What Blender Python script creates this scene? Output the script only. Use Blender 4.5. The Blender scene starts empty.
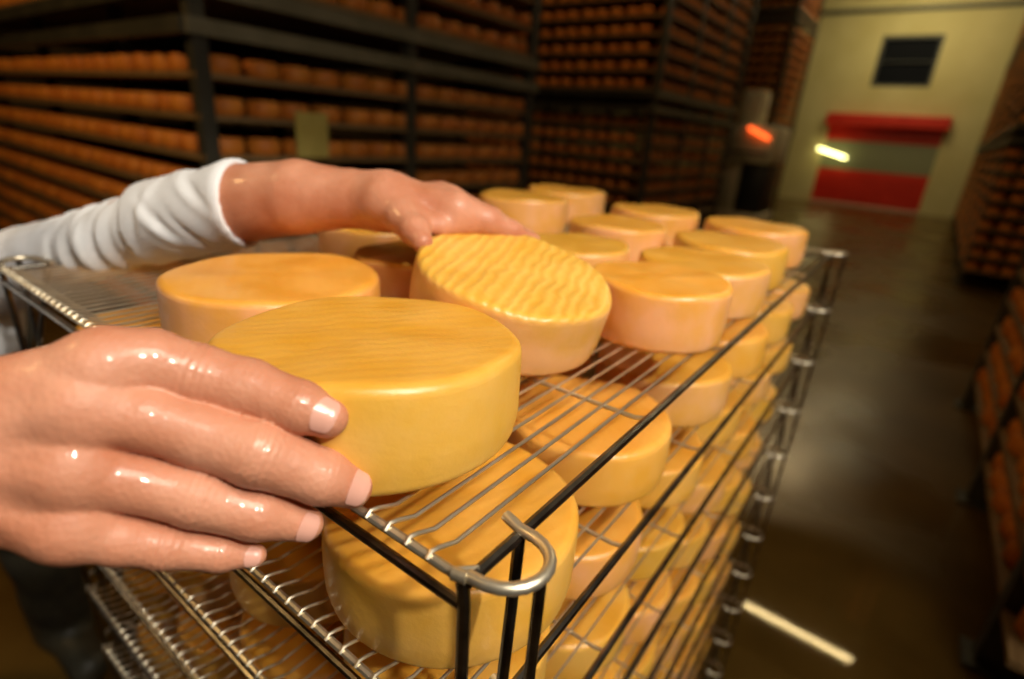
import bpy, bmesh, math, random
import numpy as np
from mathutils import Vector, Matrix
random.seed(7); RNG = np.random.default_rng(7)
S = bpy.context.scene
COL = S.collection
PI = math.pi

# ------------------------------------------------------------------ camera
F = 542.13; PITCH = 0.3691; ROLL = 0.0775
TOPZ = 1.2                                  # height of the topmost tray
CAMZ = TOPZ + 0.17504
cp, sp, cr, sr = math.cos(PITCH), math.sin(PITCH), math.cos(ROLL), math.sin(ROLL)
FWD = np.array([0, cp, -sp]); _r = np.array([1., 0, 0]); _u = np.array([0, sp, cp])
RGT = cr*_r + sr*_u; UP = -sr*_r + cr*_u
CAM = np.array([0, 0, CAMZ])
def at(px, py, d):
    "world point seen at a pixel of the photograph, d metres deep"
    return CAM + d*((px-512)/F*RGT - (py-339.5)/F*UP + FWD)
cam = bpy.data.objects.new('camera', bpy.data.cameras.new('camera')); COL.objects.link(cam)
m = Matrix.Identity(4)
for i in range(3):
    m[i][0] = RGT[i]; m[i][1] = UP[i]; m[i][2] = -FWD[i]; m[i][3] = CAM[i]
cam.matrix_world = m
cam.data.sensor_width = 36; cam.data.lens = F*36/1024; cam.data.clip_start = .01; cam.data.clip_end = 100
cam.data.dof.use_dof = True; cam.data.dof.focus_distance = .29; cam.data.dof.aperture_fstop = 3.6
S.camera = cam

# ------------------------------------------------------------------ helpers
class MB:
    def __init__(s): s.v = []; s.f = []
    def add(s, vs, fs):
        o = len(s.v); s.v += [tuple(map(float, p)) for p in vs]; s.f += [tuple(i+o for i in f) for f in fs]
    def box(s, x0, x1, y0, y1, z0, z1, b=0):
        if b <= 0:
            s.add([(x0,y0,z0),(x1,y0,z0),(x1,y1,z0),(x0,y1,z0),(x0,y0,z1),(x1,y0,z1),(x1,y1,z1),(x0,y1,z1)],
                  [(3,2,1,0),(4,5,6,7),(0,1,5,4),(1,2,6,5),(2,3,7,6),(3,0,4,7)]); return
        bm = bmesh.new(); bmesh.ops.create_cube(bm, size=1)
        for v in bm.verts:
            v.co = Vector((x0 if v.co.x < 0 else x1, y0 if v.co.y < 0 else y1, z0 if v.co.z < 0 else z1))
        bmesh.ops.bevel(bm, geom=bm.edges[:], offset=b, segments=2, affect='EDGES', profile=.5)
        bm.verts.index_update(); s.add([v.co for v in bm.verts], [[v.index for v in f.verts] for f in bm.faces]); bm.free()
    def tube(s, pts, r, n=8, closed=False, cap=True):
        P = [Vector(p) for p in pts]; N = len(P); rr = r if isinstance(r, (list, tuple)) else [r]*N
        ring = []; ref = None
        for i in range(N):
            a = P[i-1] if (i > 0 or closed) else P[i]; b = P[(i+1) % N] if (i < N-1 or closed) else P[i]
            t = (b-a).normalized()
            if ref is None:
                ref = t.orthogonal().normalized()
            ref = (ref - t*ref.dot(t)).normalized(); bi = t.cross(ref)
            ring.append([P[i] + rr[i]*(math.cos(k*2*PI/n)*ref + math.sin(k*2*PI/n)*bi) for k in range(n)])
        vs = [p for q in ring for p in q]; fs = []
        for i in range(N if closed else N-1):
            j = (i+1) % N
            for k in range(n):
                fs.append((i*n+k, i*n+(k+1) % n, j*n+(k+1) % n, j*n+k))
        if cap and not closed:
            fs.append(tuple(range(n-1, -1, -1))); fs.append(tuple((N-1)*n+k for k in range(n)))
        s.add(vs, fs)
    def lathe(s, prof, n=32, c=(0,0,0)):
        vs = []; fs = []; M = len(prof)
        for r, z in prof:
            for k in range(n):
                a = 2*PI*k/n; vs.append((c[0]+r*math.cos(a), c[1]+r*math.sin(a), c[2]+z))
        for i in range(M-1):
            for k in range(n):
                fs.append((i*n+k, i*n+(k+1) % n, (i+1)*n+(k+1) % n, (i+1)*n+k))
        fs.append(tuple(range(n-1, -1, -1))); fs.append(tuple((M-1)*n+k for k in range(n)))
        s.add(vs, fs)
    def mesh(s, name, mat, smooth=True):
        me = bpy.data.meshes.new(name); me.from_pydata(s.v, [], s.f); me.update()
        if mat: me.materials.append(mat)
        if smooth:
            me.polygons.foreach_set('use_smooth', [True]*len(me.polygons))
            try: me.set_sharp_from_angle(angle=math.radians(40))
            except Exception: pass
        return me
    def build(s, name, mat, parent=None, smooth=True):
        return link(name, s.mesh(name, mat, smooth), parent)
def link(name, me, parent=None):
    o = bpy.data.objects.new(name, me); COL.objects.link(o)
    if parent: o.parent = parent
    return o
def tag(o, label, cat, group=None, kind=None):
    o['label'] = label; o['category'] = cat
    if group: o['group'] = group
    if kind: o['kind'] = kind
    return o
def thing(name, label, cat, loc=(0,0,0), rz=0, group=None):
    o = bpy.data.objects.new(name, None); COL.objects.link(o); o.location = loc; o.rotation_euler = (0,0,rz)
    o.empty_display_size = .05
    return tag(o, label, cat, group)
def struct(o): o['kind'] = 'structure'; return o
def copy_tree(o):
    c = o.copy(); COL.objects.link(c)
    for ch in list(o.children):
        d = ch.copy(); COL.objects.link(d); d.parent = c
        for g in list(ch.children):
            e2 = g.copy(); COL.objects.link(e2); e2.parent = d
    return c
ORD = ['first','second','third','fourth','fifth','sixth','seventh','eighth','ninth','tenth','eleventh','twelfth','thirteenth','fourteenth','fifteenth',
       'sixteenth','seventeenth','eighteenth','nineteenth','twentieth','twenty-first','twenty-second','twenty-third','twenty-fourth','twenty-fifth']

# ------------------------------------------------------------------ materials
def mat(name, base=(.5,.5,.5), rough=.5, metal=0, **kw):
    m = bpy.data.materials.new(name); m.use_nodes = True
    b = m.node_tree.nodes['Principled BSDF']
    b.inputs['Base Color'].default_value = (*base, 1); b.inputs['Roughness'].default_value = rough; b.inputs['Metallic'].default_value = metal
    for k, v in kw.items(): b.inputs[k.replace('_', ' ')].default_value = v
    return m, m.node_tree, b
def nd(t, kind, **kw):
    n = t.nodes.new('ShaderNode'+kind)
    for k, v in kw.items():
        if k.startswith('i_'): n.inputs[int(k[2:]) if k[2:].isdigit() else k[2:].replace('_', ' ')].default_value = v
        else: setattr(n, k, v)
    return n
def noise_mix(m, t, b, c1, c2, scale, detail=4, coord='Object', lo=.35, hi=.65, stretch=None):
    tc = nd(t, 'TexCoord'); nz = nd(t, 'TexNoise'); nz.inputs['Scale'].default_value = scale; nz.inputs['Detail'].default_value = detail
    src = tc.outputs[coord]
    if stretch:
        mp = nd(t, 'Mapping'); mp.inputs['Scale'].default_value = stretch; t.links.new(src, mp.inputs[0]); src = mp.outputs[0]
    t.links.new(src, nz.inputs['Vector'])
    r = nd(t, 'ValToRGB'); r.color_ramp.elements[0].position = lo; r.color_ramp.elements[1].position = hi
    r.color_ramp.elements[0].color = (*c1, 1); r.color_ramp.elements[1].color = (*c2, 1)
    t.links.new(nz.outputs['Fac'], r.inputs[0]); t.links.new(r.outputs[0], b.inputs['Base Color'])
    return nz, r, src
def bump(t, b, h, strength=.3, dist=.001):
    bp = nd(t, 'Bump'); bp.inputs['Strength'].default_value = strength; bp.inputs['Distance'].default_value = dist
    t.links.new(h, bp.inputs['Height']); t.links.new(bp.outputs[0], b.inputs['Normal']); return bp

def cheese_material(name, ridge=.5, top=((.76,.345,.032),(.83,.42,.07)), side=((.80,.385,.065),(.87,.44,.18))):
    m, t, b = mat(name, rough=.38, Subsurface_Weight=.12, Subsurface_Scale=.01, Coat_Weight=.12, Coat_Roughness=.25)
    b.inputs['Subsurface Radius'].default_value = (1, .5, .15)
    tc = nd(t, 'TexCoord'); geo = nd(t, 'NewGeometry'); oi = nd(t, 'ObjectInfo')
    add = nd(t, 'VectorMath', operation='ADD'); t.links.new(tc.outputs['Object'], add.inputs[0])
    off = nd(t, 'VectorMath', operation='SCALE'); cx = nd(t, 'CombineXYZ')
    for i in range(3): t.links.new(oi.outputs['Random'], cx.inputs[i])
    t.links.new(cx.outputs[0], off.inputs[0]); off.inputs['Scale'].default_value = 9
    t.links.new(off.outputs[0], add.inputs[1])
    n1 = nd(t, 'TexNoise'); n1.inputs['Scale'].default_value = 26; n1.inputs['Detail'].default_value = 5; t.links.new(add.outputs[0], n1.inputs['Vector'])
    n2 = nd(t, 'TexNoise'); n2.inputs['Scale'].default_value = 260; n2.inputs['Detail'].default_value = 3; t.links.new(add.outputs[0], n2.inputs['Vector'])
    def ramp(c, lo=.35, hi=.65):
        r = nd(t, 'ValToRGB'); r.color_ramp.elements[0].position = lo; r.color_ramp.elements[1].position = hi
        r.color_ramp.elements[0].color = (*c[0], 1); r.color_ramp.elements[1].color = (*c[1], 1); return r
    rt = ramp(top); t.links.new(n1.outputs['Fac'], rt.inputs[0]); rs = ramp(side); t.links.new(n1.outputs['Fac'], rs.inputs[0])
    # which face: the local normal's upward part
    sx = nd(t, 'SeparateXYZ'); t.links.new(tc.outputs['Normal'], sx.inputs[0])
    mr = nd(t, 'MapRange'); mr.inputs['From Min'].default_value = .25; mr.inputs['From Max'].default_value = .8; t.links.new(sx.outputs['Z'], mr.inputs['Value'])
    mx = nd(t, 'Mix', data_type='RGBA'); t.links.new(mr.outputs[0], mx.inputs['Factor']); t.links.new(rs.outputs[0], mx.inputs['A']); t.links.new(rt.outputs[0], mx.inputs['B'])
    # golden line round the upper rim
    sz = nd(t, 'SeparateXYZ'); t.links.new(tc.outputs['Object'], sz.inputs[0])
    hs = nd(t, 'HueSaturation'); t.links.new(mx.outputs['Result'], hs.inputs['Color'])
    mv = nd(t, 'MapRange'); t.links.new(oi.outputs['Random'], mv.inputs['Value']); mv.inputs['To Min'].default_value = .93; mv.inputs['To Max'].default_value = 1.05
    t.links.new(mv.outputs[0], hs.inputs['Value'])
    mh = nd(t, 'MapRange'); t.links.new(oi.outputs['Random'], mh.inputs['Value']); mh.inputs['To Min'].default_value = .503; mh.inputs['To Max'].default_value = .494
    t.links.new(mh.outputs[0], hs.inputs['Hue'])
    # darker orange stripes in the ridge troughs
    wv = nd(t, 'TexWave', bands_direction='X'); wv.inputs['Scale'].default_value = 33; wv.inputs['Distortion'].default_value = 3.6; wv.inputs['Detail'].default_value = 2; wv.inputs['Detail Scale'].default_value = 1.5
    t.links.new(add.outputs[0], wv.inputs['Vector'])
    dk = nd(t, 'Mix', data_type='RGBA', blend_type='MULTIPLY'); dk.inputs['B'].default_value = (.93, .80, .55, 1)
    mm = nd(t, 'Math', operation='MULTIPLY'); inv = nd(t, 'Math', operation='SUBTRACT'); inv.inputs[0].default_value = 1
    t.links.new(wv.outputs['Fac'], inv.inputs[1]); t.links.new(inv.outputs[0], mm.inputs[0]); t.links.new(mr.outputs[0], mm.inputs[1])
    m2 = nd(t, 'Math', operation='MULTIPLY'); m2.inputs[1].default_value = .75*ridge; t.links.new(mm.outputs[0], m2.inputs[0])
    t.links.new(m2.outputs[0], dk.inputs['Factor']); t.links.new(hs.outputs[0], dk.inputs['A'])
    t.links.new(dk.outputs['Result'], b.inputs['Base Color'])
    # relief
    a1 = nd(t, 'Math', operation='MULTIPLY'); t.links.new(wv.outputs['Fac'], a1.inputs[0]); t.links.new(mr.outputs[0], a1.inputs[1])
    a2 = nd(t, 'Math', operation='MULTIPLY'); t.links.new(a1.outputs[0], a2.inputs[0]); a2.inputs[1].default_value = ridge
    a3 = nd(t, 'Math', operation='MULTIPLY_ADD'); t.links.new(n2.outputs['Fac'], a3.inputs[0]); a3.inputs[1].default_value = .35; t.links.new(a2.outputs[0], a3.inputs[2])
    a4 = nd(t, 'Math', operation='MULTIPLY_ADD'); t.links.new(n1.outputs['Fac'], a4.inputs[0]); a4.inputs[1].default_value = .9; t.links.new(a3.outputs[0], a4.inputs[2])
    bump(t, b, a4.outputs[0], .55, .0012)
    return m
M_CHEESE = cheese_material('cheese_rind', .16)
M_CHEESE_YELLOW = cheese_material('cheese_rind_yellow', .2, side=((.79,.40,.045),(.83,.45,.095)))
M_CHEESE_RIDGED = cheese_material('cheese_rind_ridged', 1.1, top=((.84,.44,.06),(.90,.52,.11)))
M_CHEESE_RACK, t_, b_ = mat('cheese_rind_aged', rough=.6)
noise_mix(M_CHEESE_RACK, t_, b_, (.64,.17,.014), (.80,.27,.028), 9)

M_STEEL, t_, b_ = mat('tray_steel', rough=.38, metal=.9)
nz, r_, _ = noise_mix(M_STEEL, t_, b_, (.56,.47,.33), (.84,.75,.58), 30, lo=.3, hi=.7)
bump(t_, b_, nz.outputs['Fac'], .15, .0006)
M_DARKSTEEL, t_, b_ = mat('rail_steel', rough=.3, metal=1)
nz, r_, _ = noise_mix(M_DARKSTEEL, t_, b_, (.10,.09,.075), (.34,.30,.25), 45, lo=.3, hi=.75)
bump(t_, b_, nz.outputs['Fac'], .2, .0006)

M_SKIN, t_, b_ = mat('skin', rough=.56, Subsurface_Weight=.15, Subsurface_Scale=.006, Coat_Weight=.2, Coat_Roughness=.07)
b_.inputs['Subsurface Radius'].default_value = (1, .35, .2)
nz, r_, src = noise_mix(M_SKIN, t_, b_, (.48,.165,.08), (.65,.295,.18), 26, detail=6, lo=.3, hi=.72)
n2 = nd(t_, 'TexVoronoi'); n2.inputs['Scale'].default_value = 420; t_.links.new(src, n2.inputs['Vector'])
n3 = nd(t_, 'TexNoise'); n3.inputs['Scale'].default_value = 180; n3.inputs['Detail'].default_value = 4; t_.links.new(src, n3.inputs['Vector'])
ma = nd(t_, 'Math', operation='MULTIPLY_ADD'); t_.links.new(n2.outputs['Distance'], ma.inputs[0]); ma.inputs[1].default_value = .5; t_.links.new(n3.outputs['Fac'], ma.inputs[2])
bump(t_, b_, ma.outputs[0], .5, .0008)
n4 = nd(t_, 'TexNoise'); n4.inputs['Scale'].default_value = 38; t_.links.new(src, n4.inputs['Vector'])
wr_ = nd(t_, 'MapRange'); wr_.inputs['From Min'].default_value = .46; wr_.inputs['From Max'].default_value = .60; wr_.inputs['To Max'].default_value = .42; t_.links.new(n4.outputs['Fac'], wr_.inputs['Value'])
t_.links.new(wr_.outputs[0], b_.inputs['Coat Weight'])
M_NAIL, t_, b_ = mat('fingernail', (.70,.355,.27), .28, Coat_Weight=.4, Coat_Roughness=.12)
M_CLOTH, t_, b_ = mat('white_cotton', rough=.85)
nz, r_, src = noise_mix(M_CLOTH, t_, b_, (.74,.74,.76), (.80,.80,.82), 14)
wv = nd(t_, 'TexNoise'); wv.inputs['Scale'].default_value = 900; t_.links.new(src, wv.inputs['Vector']); bump(t_, b_, wv.outputs['Fac'], .25, .0005)
M_TROUSER, t_, b_ = mat('dark_trousers', rough=.9); noise_mix(M_TROUSER, t_, b_, (.03,.024,.012), (.05,.04,.02), 30)
M_HAIR, t_, b_ = mat('brown_hair', rough=.5); noise_mix(M_HAIR, t_, b_, (.03,.018,.01), (.07,.04,.02), 60)
M_EYE, t_, b_ = mat('eye_white', (.8,.78,.75), .15)
M_BOOT, t_, b_ = mat('boot_rubber', (.05,.045,.03), .5)
M_WOOD, t_, b_ = mat('shelf_wood', rough=.7)
nz, r_, _ = noise_mix(M_WOOD, t_, b_, (.20,.11,.038), (.32,.19,.07), 6, stretch=(1,12,12))
M_RACK, t_, b_ = mat('rack_steel', rough=.5, metal=.3); noise_mix(M_RACK, t_, b_, (.05,.045,.03), (.08,.07,.045), 5)
M_BEAM, t_, b_ = mat('rack_beam_paint', rough=.55); noise_mix(M_BEAM, t_, b_, (.14,.12,.065), (.20,.17,.10), 7)
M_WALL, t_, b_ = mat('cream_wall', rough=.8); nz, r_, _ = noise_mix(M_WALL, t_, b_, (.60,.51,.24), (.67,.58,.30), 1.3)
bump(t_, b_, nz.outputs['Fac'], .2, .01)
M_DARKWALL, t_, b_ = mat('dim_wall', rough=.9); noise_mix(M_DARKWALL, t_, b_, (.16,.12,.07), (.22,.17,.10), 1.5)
M_CEIL, t_, b_ = mat('ceiling_paint', rough=.9); noise_mix(M_CEIL, t_, b_, (.34,.26,.12), (.42,.33,.16), 2)
M_FLOOR, t_, b_ = mat('wet_floor', rough=.25, Specular_IOR_Level=.33, Specular_Tint=(1,.74,.38,1))
nz, r_, src = noise_mix(M_FLOOR, t_, b_, (.080,.042,.007), (.125,.068,.014), 2.2, detail=6)
rr = nd(t_, 'ValToRGB'); rr.color_ramp.elements[0].position = .38; rr.color_ramp.elements[1].position = .62
rr.color_ramp.elements[0].color = (.20,)*3+(1,); rr.color_ramp.elements[1].color = (.38,)*3+(1,)
n2 = nd(t_, 'TexNoise'); n2.inputs['Scale'].default_value = .9; n2.inputs['Detail'].default_value = 3; t_.links.new(src, n2.inputs['Vector'])
t_.links.new(n2.outputs['Fac'], rr.inputs[0]); 
# a puddle of rinsing water beside the stack
PU = nd(t_, 'VectorMath', operation='DISTANCE'); PU.inputs[1].default_value = (1.62, -.03, 0); t_.links.new(src, PU.inputs[0])
pm = nd(t_, 'Math', operation='MULTIPLY_ADD'); t_.links.new(n2.outputs['Fac'], pm.inputs[0]); pm.inputs[1].default_value = -.5; t_.links.new(PU.outputs['Value'], pm.inputs[2])
pr_ = nd(t_, 'MapRange'); pr_.inputs['From Min'].default_value = .12; pr_.inputs['From Max'].default_value = .40; t_.links.new(pm.outputs[0], pr_.inputs['Value'])
px = nd(t_, 'Mix'); px.inputs['A'].default_value = .035; t_.links.new(pr_.outputs[0], px.inputs['Factor']); t_.links.new(rr.outputs[0], px.inputs['B'])
t_.links.new(px.outputs['Result'], b_.inputs['Roughness'])
n3 = nd(t_, 'TexNoise'); n3.inputs['Scale'].default_value = 5; n3.inputs['Detail'].default_value = 2; t_.links.new(src, n3.inputs['Vector']); bump(t_, b_, n3.outputs['Fac'], .02, .004)
M_RED, t_, b_ = mat('red_door_curtain', rough=.45); noise_mix(M_RED, t_, b_, (.62,.018,.008), (.70,.028,.012), 3)
M_STRIP, t_, b_ = mat('door_vision_strip', (.26,.27,.17), .22, Coat_Weight=.3)
M_DARKGLASS, t_, b_ = mat('dark_window_glass', (.008,.009,.014), .6, Specular_IOR_Level=.05)
M_FRAME, t_, b_ = mat('window_frame_paint', (.05,.05,.05), .5)
M_MACH, t_, b_ = mat('machine_grey_paint', rough=.5); noise_mix(M_MACH, t_, b_, (.70,.64,.42), (.80,.73,.52), 4)
M_BLACK, t_, b_ = mat('black_plastic', (.015,.015,.015), .5)
M_RUBBER, t_, b_ = mat('black_rubber', (.02,.02,.02), .8)
M_CARD, t_, b_ = mat('yellow_card', rough=.7); noise_mix(M_CARD, t_, b_, (.50,.38,.08), (.58,.45,.11), 10)
M_PALE, t_, b_ = mat('pale_sill', (.62,.50,.40), .6)
def emis(name, col, s):
    m, t, b = mat(name, col, .4); b.inputs['Emission Color'].default_value = (*col, 1); b.inputs['Emission Strength'].default_value = s; return m
M_TUBE = emis('lit_fluorescent_tube', (1, .88, .55), 70)
M_TAIL = emis('lit_orange_lamp', (1, .12, .02), 3.2)
M_DOORGLOW = emis('glowing_door_bar', (1, .92, .35), 9)

# ------------------------------------------------------------------ stack of wire trays
TH = math.radians(55.048); EV = np.array([math.cos(TH), math.sin(TH), 0]); NV = np.array([-EV[1], EV[0], 0])
AX, AY = -0.0110, 0.1715; LA, LC, TIER = .6413, 1.0548, .1089; NT = 11
def tw(s, t, z=0):
    "tray coordinates (along the aisle edge, across, up from the top tray) to the world"
    p = np.array([AX, AY, TOPZ + z]) + s*EV + t*NV; return p
def make_tray():
    root = thing('wire_tray', '', 'wire tray', tw(0, 0), TH, 'stacked wire trays')
    rr = .0026
    m = MB()
    c = .0005
    m.tube([(c,0,0),(LC-c,0,0)], rr*1.15); m.tube([(c,LA,0),(LC-c,LA,0)], rr*1.15)
    m.build('side_rail', M_DARKSTEEL, root)
    for x in (0, LC):
        m = MB(); q = .008
        m.tube([(x+(q if x == 0 else -q),-.0,.0008),(x,.008,.0008),(x,LA-.008,.0008),(x+(q if x == 0 else -q),LA,.0008)], rr*.9)
        m.build('end_rim', M_STEEL, root)
        m = MB(); m.tube([(x,.001,-.0135),(x,LA-.001,-.0135)], rr)
        m.build('end_rod', M_DARKSTEEL, root)
    m = MB(); t = .020
    while t < LA-.012:
        m.tube([(-.0028,t,.0022),(.0,t,.0046),(.005,t,.0032),(.016,t,-.0012),(LC-.016,t,-.0012),(LC-.005,t,.0032),(LC,t,.0046),(LC+.0028,t,.0022)], .00115, 6)
        t += .0132
    m.build('wire_grid', M_STEEL, root)
    for x in (.187, .365, .58, .80):
        m = MB(); m.tube([(x,-.001,.0002),(x,.010,-.0030),(x,LA-.010,-.0030),(x,LA+.001,.0002)], .0017, 8); m.build('crossbar', M_STEEL, root)
    for x, d in ((0, 1), (LC, -1)):
        for y, o in ((0, -1), (LA, 1)):
            m = MB()
            pts = [(x-d*.002, y-o*.006, .003), (x-d*.0005, y, .003)]
            for k in range(13):
                a = PI*k/12; pts.append((x+d*(.0195-.0185*math.cos(a)), y+o*.025*math.sin(a)**.8, .003+.002*math.sin(a)))
            pts += [(x+d*.0385, y-o*.0045, .004), (x+d*.040, y-o*.010, .004)]
            m.tube(pts, .0029, 10); m.build('corner_loop', M_STEEL, root)
            m = MB()
            m.tube([(x, y-o*.002, .0), (x, y-o*.0005, -.012), (x+d*.001, y, -TIER+.009)], .0030, 8)
            m.tube([(x+d*.020, y+o*.0235, .002), (x+d*.020, y+o*.0235, -TIER*.5), (x+d*.019, y+o*.0235, -TIER+.009)], .0028, 8)
            m.tube([(x+d*.038, y, -.001), (x+d*.034, y+o*.002, -.02), (x+d*.014, y+o*.012, -TIER+.007), (x+d*.019, y+o*.0225, -TIER+.0095)], .0030, 8)
            m.build('corner_leg', M_DARKSTEEL, root)
    return root
tray0 = make_tray()
for k in range(NT):
    o = tray0 if k == 0 else copy_tree(tray0)
    o.location = Vector(tw(0, 0, -TIER*k))
    o['label'] = 'topmost wire tray of the stack, holding the cheeses being handled' if k == 0 else (
        'lowest wire tray of the stack standing on the floor' if k == NT-1 else ORD[k]+' wire tray from the top of the metal stack')

# ------------------------------------------------------------------ cheeses on the trays
def cheese_mesh(name, mt, seed, n=72, R=.08, H=.056):
    rg = np.random.default_rng(seed); prof = []
    b = .0065
    for r in (.0, .25, .5, .72, .86): prof.append((max(r*R, .0004), .0))
    for k in range(1, 6): a = PI/2*k/5; prof.append((R-b*1.1+b*.9*math.sin(a), b*.9*(1-math.cos(a))))
    for z in (.25, .4, .5, .6, .75): prof.append((R*(1+.006*math.sin(z*PI)), H*z))
    for k in range(0, 7): a = PI/2*k/6; prof.append((R-b+b*math.cos(a), H-b+b*math.sin(a)))
    for r in (.86, .72, .55, .36, .18): prof.append((r*R, H-.0012*(1-r)))
    prof.append((.0004, H-.0012))
    m = MB(); m.lathe(prof, n)
    ph = rg.uniform(0, 6.28, 8); V = []
    for (x, y, z) in m.v:
        a = math.atan2(y, x); w = 1+.006*math.sin(2*a+ph[0])+.004*math.sin(3*a+ph[1])+.0025*math.sin(7*a+ph[2])
        f = z/H
        z2 = z + f*(.0012*math.sin(2*a+ph[3])+.0008*math.sin(5*a+ph[4]))*min(1, math.hypot(x, y)/R*1.2)
        w *= 1+.006*math.sin(f*PI*1.5+ph[5])*math.sin(a+ph[6])
        V.append((x*w, y*w, z2))
    m.v = V
    return m.mesh(name, mt)
CM = [cheese_mesh('cheese_round', M_CHEESE, s) for s in (1, 2, 3, 4)]
CMY = [cheese_mesh('cheese_round', M_CHEESE_YELLOW, s) for s in (5, 6)]
CMR = cheese_mesh('cheese_round', M_CHEESE_RIDGED, 9)
cheese_i = [0]
def cheese(p, D, h, label, group='cheese wheels on the top tray', me=None, rz=None):
    i = cheese_i[0]; cheese_i[0] += 1
    o = link('cheese_round', me or CM[i % 4]); o.location = Vector(p)
    o.scale = (D/.16, D/.16, h/.056); o.rotation_euler = (0, 0, random.uniform(0, 6.28) if rz is None else rz)
    return tag(o, label, 'cheese', group)
RAISE = .0004
def top_cheese(x, y, D, h, label, **k): return cheese((x, y, TOPZ+RAISE), D, h, label, **k)
c1 = top_cheese(-.079, .286, .171, .0565, 'large golden cheese wheel at the near corner, gripped by the wet near hand', rz=2.0, me=CMY[0])
_ax = Vector((.962, .273, 0)); c1.rotation_mode = 'QUATERNION'
c1.rotation_quaternion = Matrix.Rotation(math.radians(3.2), 3, _ax).inverted().to_quaternion() @ Matrix.Rotation(2.0, 3, 'Z').to_quaternion()
c1.location.z += .086*math.sin(math.radians(3.2))
top_cheese(-.200, .432, .167, .050, 'golden cheese wheel under the far forearm, behind the gripped one', rz=.4)
top_cheese(.136, .508, .134, .055, 'pinkish-sided cheese wheel on the top tray just beyond the tilted one, aisle edge', rz=1.1)
top_cheese(.214, .625, .146, .051, 'pink-sided cheese wheel, second beyond the tilted one on the top tray', rz=2.2)
top_cheese(.291, .757, .150, .054, 'golden-sided cheese wheel, second from the far end of the top tray aisle edge', rz=.2, me=CMY[1])
top_cheese(.389, .919, .160, .057, 'farthest cheese wheel on the aisle edge of the top tray, at its far corner', rz=1.9)
top_cheese(.070, .668, .130, .052, 'cheese wheel on the top tray directly behind the tilted one, middle row', rz=1.3)
top_cheese(.148, .840, .148, .055, 'middle-row cheese wheel on the top tray, between two neighbours of the same row', rz=.8)
top_cheese(.246, 1.030, .160, .057, 'farthest cheese wheel in the middle row of the top tray', rz=2.6)
top_cheese(.002, 1.030, .166, .063, 'back-row cheese wheel on the top tray just beyond the fingertips of the far hand', rz=1.5)
top_cheese(.094, 1.215, .168, .063, 'farthest cheese wheel in the back row of the top tray', rz=.5)
top_cheese(-.105, .547, .125, .050, 'shaded cheese wheel in the shadow below the wrist of the far arm', rz=1.0)
top_cheese(-.178, .675, .140, .056, 'shaded cheese wheel behind the far wrist, mostly hidden by it', rz=2.9)
# the wheel lifted at its far side
HELD_C = np.array([.000, .433, TOPZ+.0708]); HELD_N = Vector((.1671, -.1643, .9722)); HELD_D, HELD_H = .164, .053
held = cheese((0, 0, 0), HELD_D, HELD_H, 'tilted cheese wheel with a ridged pale top, lifted by the far hand', me=CMR)
qz = Vector((0, 0, 1)).rotation_difference(HELD_N)
held.rotation_mode = 'QUATERNION'; held.rotation_quaternion = qz @ Matrix.Rotation(math.radians(-13), 3, 'Z').to_quaternion()
held.location = Vector(HELD_C) - HELD_N*HELD_H
# lower tiers
for k in range(1, NT):
    g = 'cheese wheels on the lower trays'
    ss = [.098+.1715*i for i in range(6)]; tt = [.092, .256, .42, .552]
    for j, t in enumerate(tt[:4]):
        if t > .5: t = .555
        for i, s in enumerate(ss):
            if k >= 2 and not (j == 0 or i == 0): continue
            if k == 1 and i > 3 and j > 1: continue
            if k > 5 and j > 0: continue
            D = random.uniform(.150, .160); h = random.uniform(.051, .056)
            if k == 1 and (i, j) == (0, 0): D, h, s, t = .164, .057, .092, .084
            ds, dt = random.uniform(-.004, .004), random.uniform(-.004, .004)
            if j == 0:
                lab = f'{ORD[i]} cheese wheel from the near corner along the aisle edge, {ORD[k]} tray from top'
            elif i == 0:
                lab = f'{ORD[j]} cheese wheel from the near corner along the short edge, {ORD[k]} tray from top'
            else:
                lab = f'cheese wheel in the {ORD[j]} row from the aisle edge, {ORD[i]} along it, second tray'
            cheese(tw(s+ds, t+dt, -TIER*k+RAISE), D, h, lab, g, me=CMY[i % 2] if (i+k) % 3 else None)

# ------------------------------------------------------------------ the worker (signed-distance sculpting, meshed with openvdb)
import openvdb
def smin(a, b, k):
    h = np.clip(.5+.5*(b-a)/k, 0, 1); return b*(1-h)+a*h-k*h*(1-h)
def rcone(P, a, b, ra, rb, flat=None):
    "capsule with two radii"
    a = np.asarray(a, float); b = np.asarray(b, float); ab = b-a; L2 = ab@ab
    h = np.clip(((P-a)@ab)/L2, 0, 1); q = P-(a+h[:, None]*ab)
    return np.sqrt((q*q).sum(1))-(ra+(rb-ra)*h)
def ell(P, c, r, R=None):
    q = P-np.asarray(c, float)
    if R is not None: q = q@R.T
    r = np.asarray(r, float); k0 = np.sqrt(((q/r)**2).sum(1)); k1 = np.sqrt(((q/(r*r))**2).sum(1))+1e-9
    return k0*(k0-1)/k1
def chain(P, pts, k=.004):
    d = None
    for (a, ra), (b, rb) in zip(pts[:-1], pts[1:]):
        q = rcone(P, a, b, ra, rb); d = q if d is None else smin(d, q, k)
    return d
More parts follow.
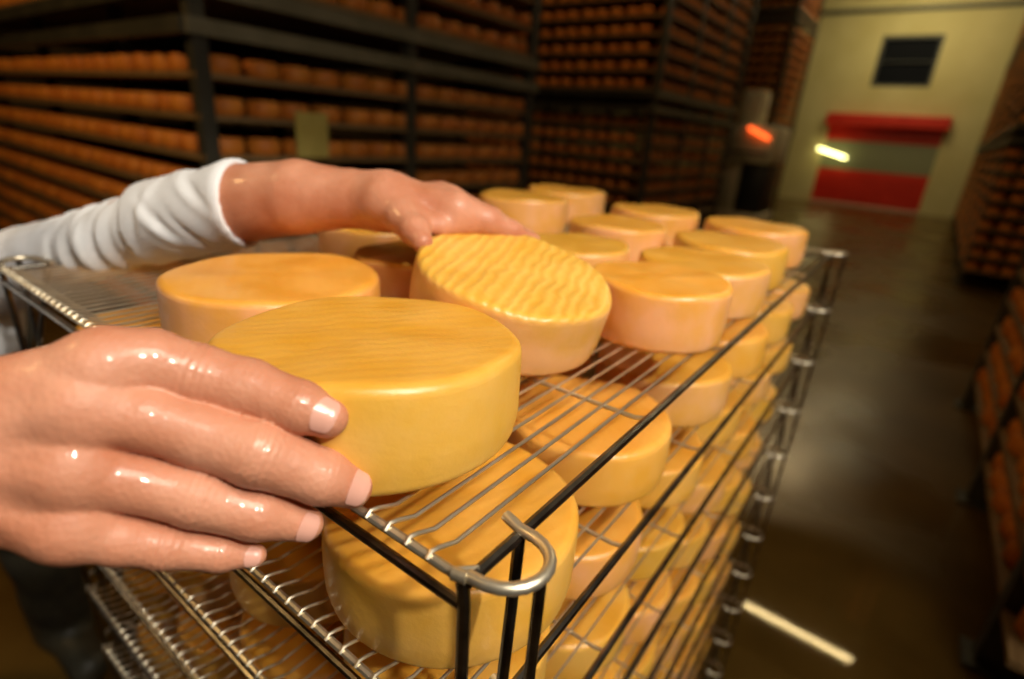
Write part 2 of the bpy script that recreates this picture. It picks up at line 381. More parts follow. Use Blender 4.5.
def sdf_mesh(fn, lo, hi, v, name):
    lo = np.asarray(lo, float); hi = np.asarray(hi, float); C = 4
    nc = np.ceil((hi-lo)/(v*C)).astype(int)
    ii = np.stack(np.meshgrid(*[np.arange(n) for n in nc], indexing='ij'), -1).reshape(-1, 3)
    d = np.concatenate([fn(lo+(q*C+C/2)*v) for q in np.array_split(ii, max(1, len(ii)//400000))])
    fine = np.repeat(np.repeat(np.repeat(d.reshape(nc), C, 0), C, 1), C, 2).astype(np.float32)
    act = ii[np.abs(d) < v*C*1.5+.004]
    sub = np.stack(np.meshgrid(*[np.arange(C)]*3, indexing='ij'), -1).reshape(-1, 3)
    for ch in np.array_split(act, max(1, len(act)//6000)):
        I = (ch[:, None, :]*C+sub[None]).reshape(-1, 3)
        fine[I[:, 0], I[:, 1], I[:, 2]] = fn(lo+(I+.5)*v)
    g = openvdb.FloatGrid(1.0); g.copyFromArray(fine)
    pts, quads = g.convertToQuads(isovalue=0.0)
    V = lo+(np.asarray(pts)+.5)*v
    me = bpy.data.meshes.new(name); me.from_pydata(V.tolist(), [], np.asarray(quads)[:, ::-1].tolist()); me.update()
    bm = bmesh.new(); bm.from_mesh(me)
    bmesh.ops.recalc_face_normals(bm, faces=bm.faces[:])
    bmesh.ops.smooth_vert(bm, verts=bm.verts[:], factor=.5, use_axis_x=True, use_axis_y=True, use_axis_z=True)
    bm.to_mesh(me); bm.free()
    me.polygons.foreach_set('use_smooth', [True]*len(me.polygons)); return me
def J(px, py, d, rpx): return (at(px, py, d), rpx*d/F)

# --- near hand (the worker's right), knuckles to tip
R_FING = {
 'index':  [J(105,365,.208,32), J(150,361,.216,32), J(200,376,.224,30.5), J(248,388,.229,29), J(300,407,.2295,26), J(328,418,.231,20)],
 'middle': [J(82,408,.203,34), J(145,418,.211,32), J(199,434,.219,31.5), J(258,453,.2235,33), J(322,477,.235,27), J(352,488,.2425,20)],
 'ring':   [J(72,468,.203,33), J(133,481,.212,29), J(199,497,.221,29.5), J(258,513,.230,26.5), J(306,524,.240,17)],
 'little': [J(70,525,.206,31), J(120,539,.213,25), J(165,546,.220,22), J(221,553,.229,17.5), J(255,555.5,.234,11)],
}
WR = at(-95, 452, .192)
def meta(fx, wx, wy, wd, rw):
    return [(at(wx, wy, wd), rw), R_FING[fx][0]]
R_META = [meta('index', -70, 415, .197, .0150), meta('middle', -78, 440, .193, .0155), meta('ring', -78, 470, .193, .0150), meta('little', -70, 495, .197, .0140)]
R_THUMB = [(at(-55, 415, .212), .017), (at(0, 398, .232), .015), (at(70, 386, .256), .0125), (at(135, 376, .272), .0105), (at(165, 374, .278), .0075)]
R_ARM = [(at(-70, 452, .196), .0245), (at(-130, 456, .193), .0265), (np.array([-.40, .215, 1.262]), .034), (np.array([-.56, .24, 1.235]), .043)]
def wrinkle(P, a, b, amp, per, wid, d):
    "fine skin creases across a finger at a joint"
    a = np.asarray(a); b = np.asarray(b); ax = (b-a)/np.linalg.norm(b-a)
    u = (P-a)@ax; q = P-a
    return amp*np.cos(2*PI*u/per)*np.exp(-(u/wid)**2)
def right_hand(P):
    palm = None
    for (a, ra), (b, rb) in R_META:
        q = rcone(P, a, b, ra, rb*.98); palm = q if palm is None else smin(palm, q, .012)
    # flesh between the metacarpals, towards the palm
    c = (at(-10, 455, .222)); palm = smin(palm, ell(P, c, (.034, .016, .034)), .015)
    palm = smin(palm, chain(P, R_THUMB, .006), .014)
    palm = smin(palm, chain(P, R_ARM, .006), .016)
    out = palm
    for k, pts in R_FING.items():
        f = chain(P, pts, .003)
        pip = 3 if k == 'middle' else 2
        # knuckle swelling and creases
        f = smin(f, np.sqrt(((P-pts[0][0])**2).sum(1))-pts[0][1]*1.04, .008)
        f = f+wrinkle(P, pts[pip][0], pts[pip+1][0], .00042, .0030, .0065, f)
        f = f+wrinkle(P, pts[-2][0], pts[-1][0], .0003, .0026, .004, f)
        out = np.minimum(out, smin(palm, f, .007)) if out is not palm else smin(palm, f, .007)
    # extensor tendons
    for k, y in (('index', 428), ('middle', 447), ('ring', 468), ('little', 486)):
        e0 = R_FING[k][0]; a = at(-75, y, .1865); b = e0[0]-FWD*(e0[1]*.80)
        out = smin(out, rcone(P, a, b, .0018, .0030), .006)
    return out
# --- far hand (the worker's left)
L_ARM = [(at(385, 201, .500), 27*.500/F), (at(352, 199, .510), 28.5*.51/F), (at(300, 197.5, .525), 36*.525/F), (at(240, 204, .548), 38*.548/F), (at(200, 212, .566), .035), (at(130, 228, .60), .032)]
L_MCP = [J(456,211,.482,18), J(449,206,.502,19), J(441,203,.522,19), J(432,202,.540,17)]
L_FING = [
 [L_MCP[0], J(486,221,.492,14), J(511,231.5,.507,11), J(532,241,.522,8.5)],
 [L_MCP[1], J(490,220,.520,13), J(513,234,.538,11), J(523,252,.546,9)],
 [L_MCP[2], J(478,220,.548,13), J(497,238,.560,11), J(503,257,.558,9)],
 [L_MCP[3], J(462,220,.562,12), J(476,238,.568,10), J(482,254,.560,9)],
]
L_THUMB = [J(392,206,.486,22), J(404,218,.468,17), J(415,231,.452,14.5), J(422,242,.4425,11)]
L_WEB = [J(415,222,.466,12), J(440,226,.470,10), J(470,226,.486,8)]
def left_hand(P):
    arm = chain(P, L_ARM, .004)
    palm = None
    for i, mc in enumerate(L_MCP):
        a = at(388, 200+2*i, .488+.012*i); q = rcone(P, a, mc[0], .0185, mc[1]); palm = q if palm is None else smin(palm, q, .012)
    palm = smin(palm, arm, .02)
    palm = smin(palm, chain(P, L_THUMB, .005), .012)
    palm = smin(palm, chain(P, L_WEB, .004), .008)
    out = palm
    for f in L_FING:
        q = smin(palm, chain(P, f, .004), .007); out = np.minimum(out, q)
    for i in range(3):
        out = smin(out, rcone(P, at(384, 182+2*i, .497+.008*i), L_MCP[i][0]+np.array([0, 0, L_MCP[i][1]*.78]), .0015, .0025), .006)
    return out
def bounds(pts, pad):
    A = np.array([p for p, r in pts]); return A.min(0)-pad, A.max(0)+pad
pr = [q for f in R_FING.values() for q in f]+R_THUMB+R_ARM
lo, hi = bounds(pr, .05)
me_r = sdf_mesh(right_hand, lo, hi, .0010, 'body')
pl = [q for f in L_FING for q in f]+L_THUMB+L_ARM
lo, hi = bounds(pl, .055)
me_l = sdf_mesh(left_hand, lo, hi, .0014, 'body')
# --- trunk, neck, head (left of the frame)
LSH = at(-75, 285, .76); RSH = np.array([-.93, .40, 1.22]); RELB = np.array([-.56, .24, 1.235]); LELB = at(130, 228, .60)
CH = (LSH+RSH)/2+np.array([-.05, .03, -.05]); PEL = np.array([-1.18, .93, .92])
NECK = (LSH+RSH)/2+np.array([.02, -.02, .07]); HEAD = NECK+np.array([.07, -.05, .15])
FACE = np.array([.80, -.50, -.33]); FACE /= np.linalg.norm(FACE)
HR = np.cross(FACE, [0, 0, 1]); HR /= np.linalg.norm(HR); HU = np.cross(HR, FACE)
RM = np.stack([HR, FACE, HU])                      # rows: head's right, front, up
def hp(x, y, z): return HEAD+x*HR+y*FACE+z*HU
def trunk(P):
    d = rcone(P, CH, PEL, .13, .13)
    d = smin(d, rcone(P, LSH+(CH-LSH)*.25, RSH+(CH-RSH)*.25, .075, .075), .06)
    d = smin(d, chain(P, [(LSH, .040), (at(0, 274, .71), .034), (at(37, 262, .68), .031), (at(108, 241, .612), .028), (LELB, .028)], .004), .02)
    d = smin(d, rcone(P, RSH, RELB, .05, .040), .03)
    d = smin(d, rcone(P, NECK-np.array([.03, -.02, .04]), hp(0, -.02, -.07), .058, .052), .03)
    h = ell(P, hp(0, -.01, .03), (.075, .095, .10), RM)
    h = smin(h, ell(P, hp(0, .025, -.055), (.055, .062, .062), RM), .03)
    h = smin(h, rcone(P, hp(0, .082, .03), hp(0, .104, -.012), .009, .014), .012)      # nose
    for sx in (-1, 1):
        h = np.maximum(h, -(np.sqrt(((P-hp(sx*.032, .097, .022))**2).sum(1))-.017)) if False else smin(h, ell(P, hp(sx*.034, .072, -.01), (.024, .02, .018), RM), .015)
        h = smin(h, ell(P, hp(sx*.078, -.005, .0), (.008, .022, .034), RM), .006)       # ears
        h = smin(h, ell(P, hp(sx*.031, .076, .028), (.016, .012, .008), RM), .006)      # lids
    h = smin(h, rcone(P, hp(-.022, .080, -.052), hp(.022, .080, -.052), .006, .006), .006)
    return smin(d, h, .02)
lo, hi = np.minimum(PEL, RSH)-.25, np.maximum(np.maximum(LELB, HEAD), LSH)+.25
me_t = sdf_mesh(trunk, lo, hi, .005, 'body')
bm = bmesh.new()
for me in (me_r, me_l, me_t): bm.from_mesh(me)
me = bpy.data.meshes.new('body'); bm.to_mesh(me); bm.free()
me.polygons.foreach_set('use_smooth', [True]*len(me.polygons)); me.materials.append(M_SKIN)
person = thing('person', 'person in a white coat reaching over the tray with both bare, wet hands', 'person', (PEL[0], PEL[1], 0))
INV = Matrix.Translation((-PEL[0], -PEL[1], 0))
def ppart(name, me, mt=None, parent=None):
    me.transform(INV)
    if mt and not me.materials: me.materials.append(mt)
    return link(name, me, parent or person)
body = ppart('body', me)
# --- coat: both sleeves (rolled at the far arm) and the jacket
CUFF_L = at(243, 204, .548); AXL = CUFF_L-at(124, 231, .605); AXL /= np.linalg.norm(AXL)
LSL = [(at(268, 201, .540), .0425), (at(243, 204, .548), .0425), (at(182, 217, .575), .0425), (at(118, 232, .607), .0455), (at(90, 238, .62), .0455)]
LSL2 = [(at(150, 226, .59), .036), (at(108, 241, .612), .0375), (at(37, 262, .68), .0450), (at(0, 274, .71), .050), (LSH, .062)]
RSL = [(np.array([-.40, .215, 1.262]), .045), (RELB, .056), (RSH, .072)]
_b1 = np.cross(AXL, [0, 0, 1]); _b1 /= np.linalg.norm(_b1); _b2 = np.cross(_b1, AXL)
FOLDS = [  # (distance back from the cuff, angle, slant, half width, length round the sleeve, height)
 (.040, 1.5, -.55, .0045, .55, -.0024), (.050, 1.7, -.5, .0055, .5, .0024), (.064, 1.2, -.8, .005, .7, -.0026), (.074, 1.3, -.7, .007, .6, .0028),
 (.098, .9, .6, .005, .6, -.0018), (.020, .5, -.9, .004, .5, -.0022), (.030, .6, -.9, .005, .5, .0020), (.085, 2.6, .4, .006, .7, .0020),
 (.150, 1.6, .25, .0045, 1.0, -.0026), (.163, 1.4, .2, .005, 1.0, .0028), (.178, 1.7, .3, .0045, 1.0, -.0028), (.192, 1.5, .15, .005, 1.0, .003),
 (.210, 1.4, .25, .005, 1.0, -.0028), (.228, 1.7, .2, .0055, 1.0, .0032), (.246, 1.5, .3, .005, 1.0, -.003)]
def coat(P):
    u = (P-CUFF_L)@AXL
    q = P-CUFF_L-u[:, None]*AXL
    ang = np.arctan2(q@_b2, -(q@_b1)) % (2*PI)         # 0 towards the camera side, pi/2 on top
    wr = np.zeros(len(P))
    for uc, ac, sl, wd, la, hh in FOLDS:
        for off in (0, 2.1, 4.2):
            da = (ang-ac-off+PI) % (2*PI)-PI
            wr += hh*np.exp(-((-u-uc-sl*.04*da)/wd)**2-(da/la)**2)
    wr += .0005*np.sin(u*120+1.7*np.sin(ang))
    tilt = u-.006*np.sin(ang)+.006*np.cos(ang)
    rim = .0006*np.exp(-((tilt+.004)/.004)**2)                          # stitched hem
    roll = chain(P, LSL, .004)-wr-rim
    roll = np.maximum(roll, tilt-.004)                                  # cuff edge
    roll = np.maximum(roll, -(tilt+.128))                                # fold where the roll ends
    up = chain(P, LSL2, .006)-wr
    up = np.maximum(up, u+.10)
    d = np.minimum(roll, up)
    inner = np.maximum(chain(P, [(p, r-.0062) for p, r in LSL], .004), -(u+.09))
    d = np.maximum(d, -inner)
    t = rcone(P, CH, PEL, .165, .175)
    t = smin(t, rcone(P, LSH+(CH-LSH)*.2, RSH+(CH-RSH)*.2, .09, .09), .06)
    t = smin(t, rcone(P, at(-42, 322, .76), at(-75, 420, .84), .075, .09), .05)
    rs = chain(P, RSL, .03)
    ax = (RSL[0][0]-RELB); ax = ax/np.linalg.norm(ax)
    rs = np.maximum(rs, (P-RSL[0][0])@ax+.01)
    t = smin(t, rs, .03)
    t = np.maximum(t, -(rcone(P, NECK, hp(0, 0, .0), .068, .075)))        # neck hole
    t = np.maximum(t, PEL[2]-.10-P[:, 2])
    t = t+.004*np.sin(P[:, 0]*50+P[:, 2]*30)*np.sin(P[:, 1]*38+P[:, 2]*22)
    return np.where(u > -.2, d, smin(d, t, .02*np.clip((-u-.2)/.06, .02, 1)))
lo = np.minimum(np.minimum(PEL, RSH), CH)-.28; hi = np.maximum(np.maximum(CUFF_L, RSL[0][0]), LSH)+.12
hi[2] = max(hi[2], NECK[2]+.1); lo[2] = PEL[2]-.12
ppart('coat', sdf_mesh(coat, lo, hi, .0028, 'coat'), M_CLOTH)
# --- trousers, boots, hair, eyes
FD = np.array([.82, -.573, 0]); SD = np.array([.573, .82, 0])
def legs(P):
    d = None
    for sgn in (-1, 1):
        hip = PEL+SD*.09*sgn+np.array([0, 0, -.02]); kn = PEL+SD*.11*sgn+FD*.03-np.array([0, 0, .46]); an = np.array([PEL[0], PEL[1], .07])+SD*.12*sgn-FD*.02
        q = chain(P, [(hip, .10), (kn, .072), (an, .06)], .03); d = q if d is None else smin(d, q, .02)
    d = smin(d, rcone(P, PEL-SD*.06, PEL+SD*.06, .135, .135), .05)
    return np.maximum(d, .06-P[:, 2])+.003*np.sin(P[:, 2]*40+P[:, 0]*30)
ppart('trousers', sdf_mesh(legs, PEL-np.array([.32, .32, .93]), PEL+np.array([.32, .32, .2]), .008, 'trousers'), M_TROUSER)
for sgn in (-1, 1):
    an = np.array([PEL[0], PEL[1], .06])+SD*.12*sgn-FD*.02
    def boot(P):
        d = rcone(P, an+np.array([0, 0, .02]), an+np.array([0, 0, .14]), .066, .07)
        d = smin(d, rcone(P, an+np.array([0, 0, -.012]), an+FD*.16+np.array([0, 0, -.02]), .048, .042), .03)
        return np.maximum(d, .002-P[:, 2])
    ppart('boot', sdf_mesh(boot, an-np.array([.27, .27, .08]), an+np.array([.27, .27, .25]), .006, 'boot'), M_BOOT)
def hair(P):
    h = ell(P, hp(0, -.018, .045), (.083, .098, .098), RM)
    fr = (P-hp(0, .055, .075))@FACE*.8-(P-hp(0, .055, .075))@HU*.75
    h = np.maximum(h, fr-.0); h = np.maximum(h, -((P-hp(0, 0, -.045))@HU)+0)
    return h+.002*np.sin((P@HR)*330)
ppart('hair', sdf_mesh(hair, HEAD-.16, HEAD+.18, .004, 'hair'), M_HAIR)
for sx in (-1, 1):
    m = MB(); m.lathe([(.0105*math.sin(PI*k/10)+1e-4, -.0105*math.cos(PI*k/10)) for k in range(11)], 16, hp(sx*.031, .0775, .022)); eye = ppart('eye', m.mesh('eye', M_EYE))
    m = MB(); m.lathe([(.0055*math.sin(PI*k/8)+1e-4, -.0055*math.cos(PI*k/8)) for k in range(9)], 14, hp(sx*.031, .0845, .0205)); ppart('iris', m.mesh('iris', M_HAIR), None, eye)
# --- fingernails: curved plates on the nail beds of the near hand
def nail(pts, tilt, wfrac=.8, ln=.0115, back=.0):
    (a, ra), (b, rb) = pts[-2], pts[-1]
    ax = b-a; L = np.linalg.norm(ax); ax = ax/L
    out = -FWD*.93+UP*tilt; out -= ax*(out@ax); out /= np.linalg.norm(out); sd = np.cross(ax, out)
    tip = b+ax*rb*.50
    nu, nv = 12, 12; vs = []; fs = []
    for lay in (0, 1):
        for i in range(nu+1):
            u = i/nu; c = tip-ax*ln*(1-u)
            # local finger radius
            h = ((c-a)@ax)/L; rad = ra+(rb-ra)*min(max(h, 0), 1)
            ov = max(0, (c-b)@ax); rad = math.sqrt(max(rad*rad-ov*ov*.85, 1e-8))
            w = math.radians(50)*wfrac*(1-(.0 if u > .25 else ((.25-u)/.25)**2*.45))*(1-.5*abs(2*u-1)**5)
            for j in range(nv+1):
                p = w*(2*j/nv-1)
                vs.append(a+ax*((c-a)@ax)+(out*math.cos(p)+sd*math.sin(p))*(rad+(.0007 if lay else -.0012)))
    n1 = nv+1; N = (nu+1)*n1
    for i in range(nu):
        for j in range(nv):
            q = (i*n1+j, i*n1+j+1, (i+1)*n1+j+1, (i+1)*n1+j); fs.append(tuple(N+k for k in q)); fs.append(q[::-1])
    ed = [(i*n1, (i+1)*n1) for i in range(nu)]+[((i+1)*n1+nv, i*n1+nv) for i in range(nu)]+[(nu*n1+j, nu*n1+j+1) for j in range(nv)]+[(j+1, j) for j in range(nv)]
    for p, q in ed: fs.append((p, q, q+N, p+N))
    m = MB(); m.add(vs, fs); ppart('fingernail', m.mesh('fingernail', M_NAIL))
nail(R_FING['index'], .35, 1, .0098); nail(R_FING['middle'], .45, 1, .0098); nail(R_FING['ring'], .2, .95, .0085); nail(R_FING['little'], .25, .9, .0065)

# ------------------------------------------------------------------ the room
PHI = math.radians(54); AV = np.array([math.cos(PHI), math.sin(PHI), 0]); LV = np.array([-AV[1], AV[0], 0])
def aw(s, t, z=0): return s*AV+t*LV+np.array([0, 0, z])     # along the aisle, to its left, up
def on_wall(px, py, s0):
    d = (px-512)/F*RGT-(py-339.5)/F*UP+FWD; k = (s0-CAM@AV)/(d@AV); p = CAM+k*d; return p@LV, p[2]
WS, CEILZ, TL, TR, SB = 19.0, 5.95, 10.0, -6.0, -3.0
def room_obj(name, m, mt):
    o = m.build(name, mt, None, False); o.rotation_euler = (0, 0, PHI); return struct(o)
m = MB(); m.box(SB-.2, WS+.2, TR-.2, TL+.2, -.2, 0); room_obj('floor', m, M_FLOOR)
m = MB(); m.box(SB-.2, WS+.2, TR-.2, TL+.2, CEILZ, CEILZ+.2); room_obj('ceiling', m, M_CEIL)
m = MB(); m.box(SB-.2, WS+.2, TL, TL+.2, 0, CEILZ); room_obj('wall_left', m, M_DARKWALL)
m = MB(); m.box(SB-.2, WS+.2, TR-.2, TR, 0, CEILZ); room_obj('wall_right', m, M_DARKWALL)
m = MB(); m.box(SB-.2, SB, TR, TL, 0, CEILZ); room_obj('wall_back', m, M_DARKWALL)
# end wall with the door and the dark window let into it
dL, dR = on_wall(820, 160, WS)[0], on_wall(932, 170, WS)[0]; dT = on_wall(885, 117, WS)[1]
wL, wR = on_wall(877, 60, WS)[0], on_wall(938, 60, WS)[0]; wB, wT = on_wall(902, 87, WS)[1], on_wall(912, 35, WS)[1]
tt = sorted({TR, TL, dL, dR, wL, wR}); zz = sorted({0, dT, wB, wT, CEILZ})
m = MB()
for t0, t1 in zip(tt[:-1], tt[1:]):
    for z0, z1 in zip(zz[:-1], zz[1:]):
        tc, zc = (t0+t1)/2, (z0+z1)/2
        if (dR < tc < dL and zc < dT) or (wR < tc < wL and wB < zc < wT): continue
        m.box(WS, WS+.3, t0, t1, z0, z1)
room_obj('wall_far', m, M_WALL)
def room_part(name, m, mt, parent, smooth=False):
    o = m.build(name, mt, parent, smooth); return o
def room_root(name):
    o = bpy.data.objects.new(name, None); COL.objects.link(o); o.rotation_euler = (0, 0, PHI); o['kind'] = 'structure'; return o
W1 = room_root('window_1')
m = MB(); m.box(WS+.16, WS+.19, wR, wL, wB, wT); room_part('pane', m, M_DARKGLASS, W1)
m = MB(); b = .07
m.box(WS+.02, WS+.16, wR, wR+b, wB, wT); m.box(WS+.02, WS+.16, wL-b, wL, wB, wT); m.box(WS+.02, WS+.16, wR+b, wL-b, wB, wB+b); m.box(WS+.02, WS+.16, wR+b, wL-b, wT-b, wT)
zc = (wB+wT)/2; m.box(WS+.05, WS+.16, wR+b, wL-b, zc-.012, zc+.012); room_part('window_frame', m, M_FRAME, W1)
D1 = room_root('door_1')
sT, sB = on_wall(885, 143, WS)[1], on_wall(875, 172, WS)[1]
m = MB(); m.box(WS+.08, WS+.12, dR, dL, .06, sB)
for k in range(1, 4): m.box(WS+.05, WS+.08, dR, dL, sB*k/4-.02, sB*k/4+.02)
room_part('lower_curtain', m, M_RED, D1)
m = MB(); m.box(WS+.085, WS+.115, dR, dL, sB, sT); room_part('vision_strip', m, M_STRIP, D1)
m = MB(); m.box(WS+.08, WS+.12, dR, dL, sT, dT-.25); room_part('upper_curtain', m, M_RED, D1)
m = MB(); m.box(WS-.28, WS+.12, dR-.08, dL+.08, dT-.27, dT+.05, .03); room_part('roller_housing', m, M_RED, D1)
m = MB(); m.box(WS+.06, WS+.14, dR, dL, .0, .06); room_part('bottom_bar', m, M_PALE, D1)
T1 = MB(); tz = on_wall(930, 8, WS)[1]; T1.box(WS-.09, WS, TR, TL, tz-.05, tz+.05); o = room_obj('trim_1', T1, M_FRAME)
# emissive bar added for the bright streak at the door
lt, lz = on_wall(832, 153, WS-.2)
L = thing('door_glow_bar', 'small glowing yellow-white bar beside the red door', 'lamp', Vector(aw(WS-.2, lt, lz)), PHI)
m = MB(); m.box(.0, .3, -.06, .06, -.03, .03, .01); m.build('bracket', M_BLACK, L)
m = MB(); m.box(-.06, 0, -.40, .40, -.03, .03, .02); q = m.build('glow_bar', M_DOORGLOW, L); q.rotation_euler = (math.radians(15), 0, 0)

# ------------------------------------------------------------------ cheese racks
LEVELS = [.22+.16*k for k in range(9)]+[1.86+.16*k for k in range(10)]+[3.68+.16*k for k in range(10)]
RACK_D, RACK_H = .150, .072
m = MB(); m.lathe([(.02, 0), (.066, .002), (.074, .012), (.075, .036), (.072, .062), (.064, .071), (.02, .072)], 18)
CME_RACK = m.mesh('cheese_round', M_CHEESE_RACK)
stuff = MB()
def rack(s0, s1, t0, t1, near_t, label, zmax, bays, cross_bays):
    "s0..s1 along the aisle, t0..t1 to the left; near_t: which side faces the aisle"
    root = thing('cheese_rack', label, 'storage rack', Vector(aw(s0, near_t)), PHI, 'tall cheese racks')
    w, dpt = s1-s0, t1-t0; y0, y1 = t0-near_t, t1-near_t
    lv = [z for z in LEVELS if z < zmax-.1]
    ys = np.linspace(y0+.03, y1-.03, cross_bays+1); xs = np.linspace(.03, w-.03, bays+1)
    for x in xs:
        for y in ys:
            if x == xs[0] and ys[0] < y < ys[-1]: x = .24
            m = MB(); m.box(x-.03, x+.03, y-.03, y+.03, .012, zmax); m.box(x-.06, x+.06, y-.06, y+.06, 0, .012); m.build('upright', M_RACK, root, False)
    for z in lv:
        m = MB(); n = max(1, round(dpt/.22)); pw = dpt/n
        for k in range(n): m.box(.0, w, y0+k*pw+.004, y0+(k+1)*pw-.004, z-.022, z)
        m.build('shelf', M_WOOD, root, False)
    for z in (1.66, 1.80, 3.48, 3.62):
        if z < zmax:
            for y in (y0-.02, y1-.02):
                m = MB(); m.box(-.02, w+.02, y, y+.04, z-.03, z+.03); m.build('beam', M_BEAM, root, False)
            for x in (-.04, w):
                m = MB(); m.box(x, x+.04, y0, y1, z-.03, z+.03); m.build('beam', M_RACK, root, False)
    return root, lv
def row_name(z):
    below = [q for q in LEVELS if q < 1.6]; above = [q for q in LEVELS if q > 1.8]
    return (f'{ORD[len(below)-1-min(range(len(below)), key=lambda i: abs(below[i]-z))]} row below the gap' if z < 1.6 else
            f'{ORD[min(range(len(above)), key=lambda i: abs(above[i]-z))]} row above the gap')
def wheel(s, t, z, label=None, group=None):
    s += random.uniform(-.012, .012); t += random.uniform(-.012, .012)
    if label:
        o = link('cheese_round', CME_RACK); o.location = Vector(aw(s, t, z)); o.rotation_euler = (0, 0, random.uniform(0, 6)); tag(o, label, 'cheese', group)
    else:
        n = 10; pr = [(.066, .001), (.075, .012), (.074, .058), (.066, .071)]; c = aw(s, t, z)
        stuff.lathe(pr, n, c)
TLN, TRN = 2.46, -.46
# nearest left rack
S0, S1 = 1.12, 3.42
_, lv = rack(S0, S1, TLN, 6.6, TLN, 'tall dark rack nearest on the left, full of orange cheese wheels', 3.55, 2, 3)
for z in lv:
    for i in range(13):
        s = S0+.14+.17*i
        wheel(s, TLN+.085, z, *((f'orange cheese wheel {ORD[i]} from the corner post, {row_name(z)}, aisle side', 'cheese wheels on the aisle side of the near rack') if 1.0 < z < 2.15 else (None, None)))
    for i in range(24):
        t = TLN+.085+.17*(i+1)
        wheel(S0+.085, t, z, *((f'orange cheese wheel {ORD[i+1]} from the corner post, {row_name(z)}, cross-passage side', 'cheese wheels on the cross-passage side of the near rack') if (.6 < z < 1.95 and i < 19) else (None, None)))
# second and third left racks
for s0, s1, lab, zm, nb in ((5.5, 8.1, 'tall dim rack, second along the left of the aisle', 5.6, 3), (11.2, 12.9, 'tall rack farthest along the left, beyond the grey machine', 5.75, 1)):
    tn = TLN if s0 < 8 else on_wall(780, 95, s0)[0]
    _, lv = rack(s0, s1, tn, tn+2.9, tn, lab, zm, nb, 2)
    for z in lv:
        if z < .6: continue
        for i in range(int((s1-s0-.1)/.17)): wheel(s0+.14+.17*i, tn+.085, z)
        for i in range(14): wheel(s0+.085, tn+.26+.17*i, z)
# right-hand racks
for s0, s1, lab, zm, nb in ((1.6, 4.1, 'tall rack nearest on the right edge of the aisle', 3.55, 2), (8.35, 18.4, 'long rack along the right of the aisle, reaching the cream wall', 5.75, 6)):
    _, lv = rack(s0, s1, -3.2, TRN, TRN, lab, zm, nb, 2)
    for z in lv:
        for i in range(int((s1-s0-.1)/.17)): wheel(s0+.14+.17*i, TRN-.085, z)
        for i in range(8): wheel(s0+.085, TRN-.26-.17*i, z)
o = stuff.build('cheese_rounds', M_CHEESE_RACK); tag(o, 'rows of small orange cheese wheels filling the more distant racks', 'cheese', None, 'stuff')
# yellow card hung on the near rack
cpos = at(281, 132, 2.72); cs, ct = cpos@AV, cpos@LV
L = thing('rack_card', 'yellow card hanging on the nearest left rack, above the bare forearm', 'card', Vector(aw(cs, TLN-.035, cpos[2])), PHI)
m = MB(); m.box(-.085, .085, -.004, .0, -.10, .10, .001); m.build('card', M_CARD, L, False)
m = MB(); m.tube([(-.05, .0, .095), (-.05, .012, .115), (-.05, .035, .112)], .003, 6); m.tube([(.05, .0, .095), (.05, .012, .115), (.05, .035, .112)], .003, 6); m.build('hook', M_RACK, L)

# ------------------------------------------------------------------ grey machine in the aisle
mp = at(758, 150, 9.2); ms, mt_ = mp@AV, mp@LV
L = thing('tending_machine', 'pale grey upright machine with a glowing orange lamp, in the aisle by the left racks', 'machine', Vector(aw(ms, mt_)), PHI)
m = MB(); m.box(-.55, .45, -.36, .36, .10, .34, .03); m.build('base', M_MACH, L)
for x in (-.4, .32):
    for y in (-.36, .30):
        m = MB(); m.tube([(x, y-.03, .10), (x, y+.09, .10)], .10, 16); m.build('wheel', M_RUBBER, L)
m = MB(); m.box(-.45, .35, -.33, .08, .34, 1.14, .02); m.build('lower_panel', M_BLACK, L)
m = MB(); m.box(-.50, .38, .09, .36, .34, 1.13, .02); m.build('side_column', M_MACH, L)
m = MB(); m.box(-.52, .42, -.36, .36, 1.14, 1.72, .04); m.build('body_cabinet', M_MACH, L)
m = MB(); m.box(-.3, .1, .0, .34, 1.72, 2.25, .03); m.build('mast', M_MACH, L)
m = MB(); m.box(-.03, .03, -.19, .19, -.022, .022, .015); q = m.build('lamp_bar', M_TAIL, L); q.location = (-.552, -.10, 1.60); q.rotation_euler = (math.radians(24), 0, 0)
m = MB(); m.tube([(-.52, .3, 1.3), (-.60, .3, 1.3), (-.60, -.3, 1.3), (-.52, -.3, 1.3)], .018, 8); m.build('handle', M_BLACK, L)

# ------------------------------------------------------------------ lamps and added lights
def batten(s, t, ln, label, z=5.5, across=True, power=1):
    L = thing('tube_lamp', label, 'ceiling lamp', Vector(aw(s, t, z)), PHI + (0 if across else PI/2), 'ceiling tube lamps')
    m = MB(); m.box(-.05, .05, -ln/2, ln/2, .03, .10, .01); m.build('housing', M_BEAM, L)
    m = MB(); m.tube([(0, -ln/2+.03, 0), (0, ln/2-.03, 0)], .019, 12); m.build('tube', M_TUBE, L)
    for y in (-ln/2+.02, ln/2-.02):
        m = MB(); m.box(-.03, .03, y-.02, y+.02, -.025, .04, .004); m.build('end_cap', M_BLACK, L)
    for y in (-ln*.35, ln*.35):
        m = MB(); m.tube([(0, y, .10), (0, y, CEILZ-z)], .008, 6); m.build('hanger', M_RACK, L)
batten(7.86, -.10, 1.6, 'lit tube lamp hung across the aisle, nearest of the row')
batten(12.9, 1.37, 1.6, 'lit tube lamp hung across the aisle, second of the row')
batten(15.65, .5, 1.6, 'lit tube lamp hung across the aisle, closest to the cream wall')
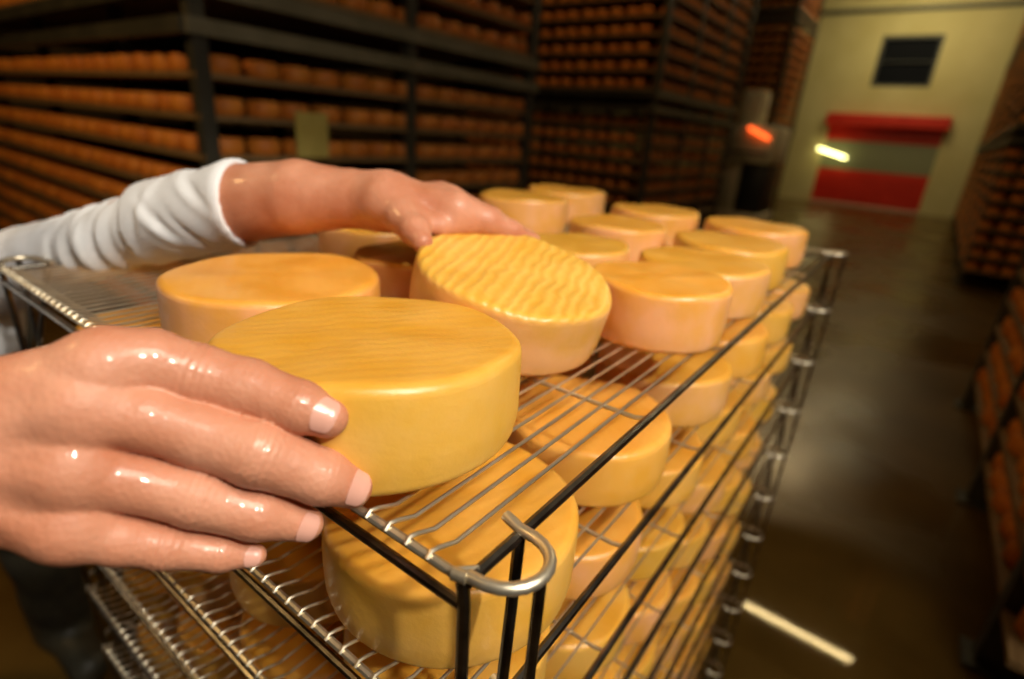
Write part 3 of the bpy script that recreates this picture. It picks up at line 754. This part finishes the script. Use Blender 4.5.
def area(name, loc, tgt, size, power, col, sy=None, spread=None):
    l = bpy.data.lights.new(name, 'AREA'); l.size = size; l.energy = power; l.color = col
    if sy: l.shape = 'RECTANGLE'; l.size_y = sy
    if spread: l.spread = math.radians(spread)
    o = bpy.data.objects.new(name, l); COL.objects.link(o); o.location = Vector(loc)
    o.rotation_euler = (Vector(tgt)-Vector(loc)).to_track_quat('-Z', 'Y').to_euler(); return o
def spot(name, loc, tgt, ang, power, col, size, blend=.4):
    l = bpy.data.lights.new(name, 'SPOT'); l.spot_size = math.radians(ang); l.energy = power; l.color = col; l.shadow_soft_size = size; l.spot_blend = blend
    o = bpy.data.objects.new(name, l); COL.objects.link(o); o.location = Vector(loc)
    o.rotation_euler = (Vector(tgt)-Vector(loc)).to_track_quat('-Z', 'Y').to_euler(); return o
spot('flash_spot', (1.05, -.85, 2.6), (-.04, .58, 1.22), 43, 118, (1, .95, .84), .05)  # stand-in for a camera flash, set back and kept off the racks
area('overhead_fill', (.75, -.5, 2.8), (.05, .5, 1.2), 1.0, 14, (1, .92, .77), .7, 110)  # unseen soft fill added above the trays; no fixture hangs there
area('wall_wash', aw(16.6, 1.6, 5.2), aw(19, 1.4, 2.4), 1.4, 42, (1, .86, .42))
area('passage_fill', aw(-1.6, 2.6, 3.6), aw(1.1, 3.6, 1.3), 1.2, 36, (1, .64, .25), .3)  # added to brighten the near rack's passage face; no fixture there
area('aisle_fill', aw(3.4, 1.9, 5.5), aw(7.6, 2.2, 1.4), 1.4, 30, (1, .66, .30), .1)  # added fill over the near rack, for the second rack and machine
area('aisle_fill', aw(12.9, 1.37, 5.4), aw(11.0, 1.6, 0), 1.4, 26, (1, .72, .36), .1)  # added fill just below the second tube, aimed down at the aisle
w = bpy.data.worlds.new('world'); S.world = w; w.use_nodes = True
w.node_tree.nodes['Background'].inputs[0].default_value = (1, .8, .5, 1); w.node_tree.nodes['Background'].inputs[1].default_value = .01

S.view_settings.view_transform = 'Standard'; S.view_settings.look = 'None'; S.view_settings.gamma = 1; S.view_settings.use_curve_mapping = False
S.view_settings.exposure = 0
S.cycles.use_denoising = True
S.cycles.max_bounces = 6; S.cycles.sample_clamp_indirect = 4
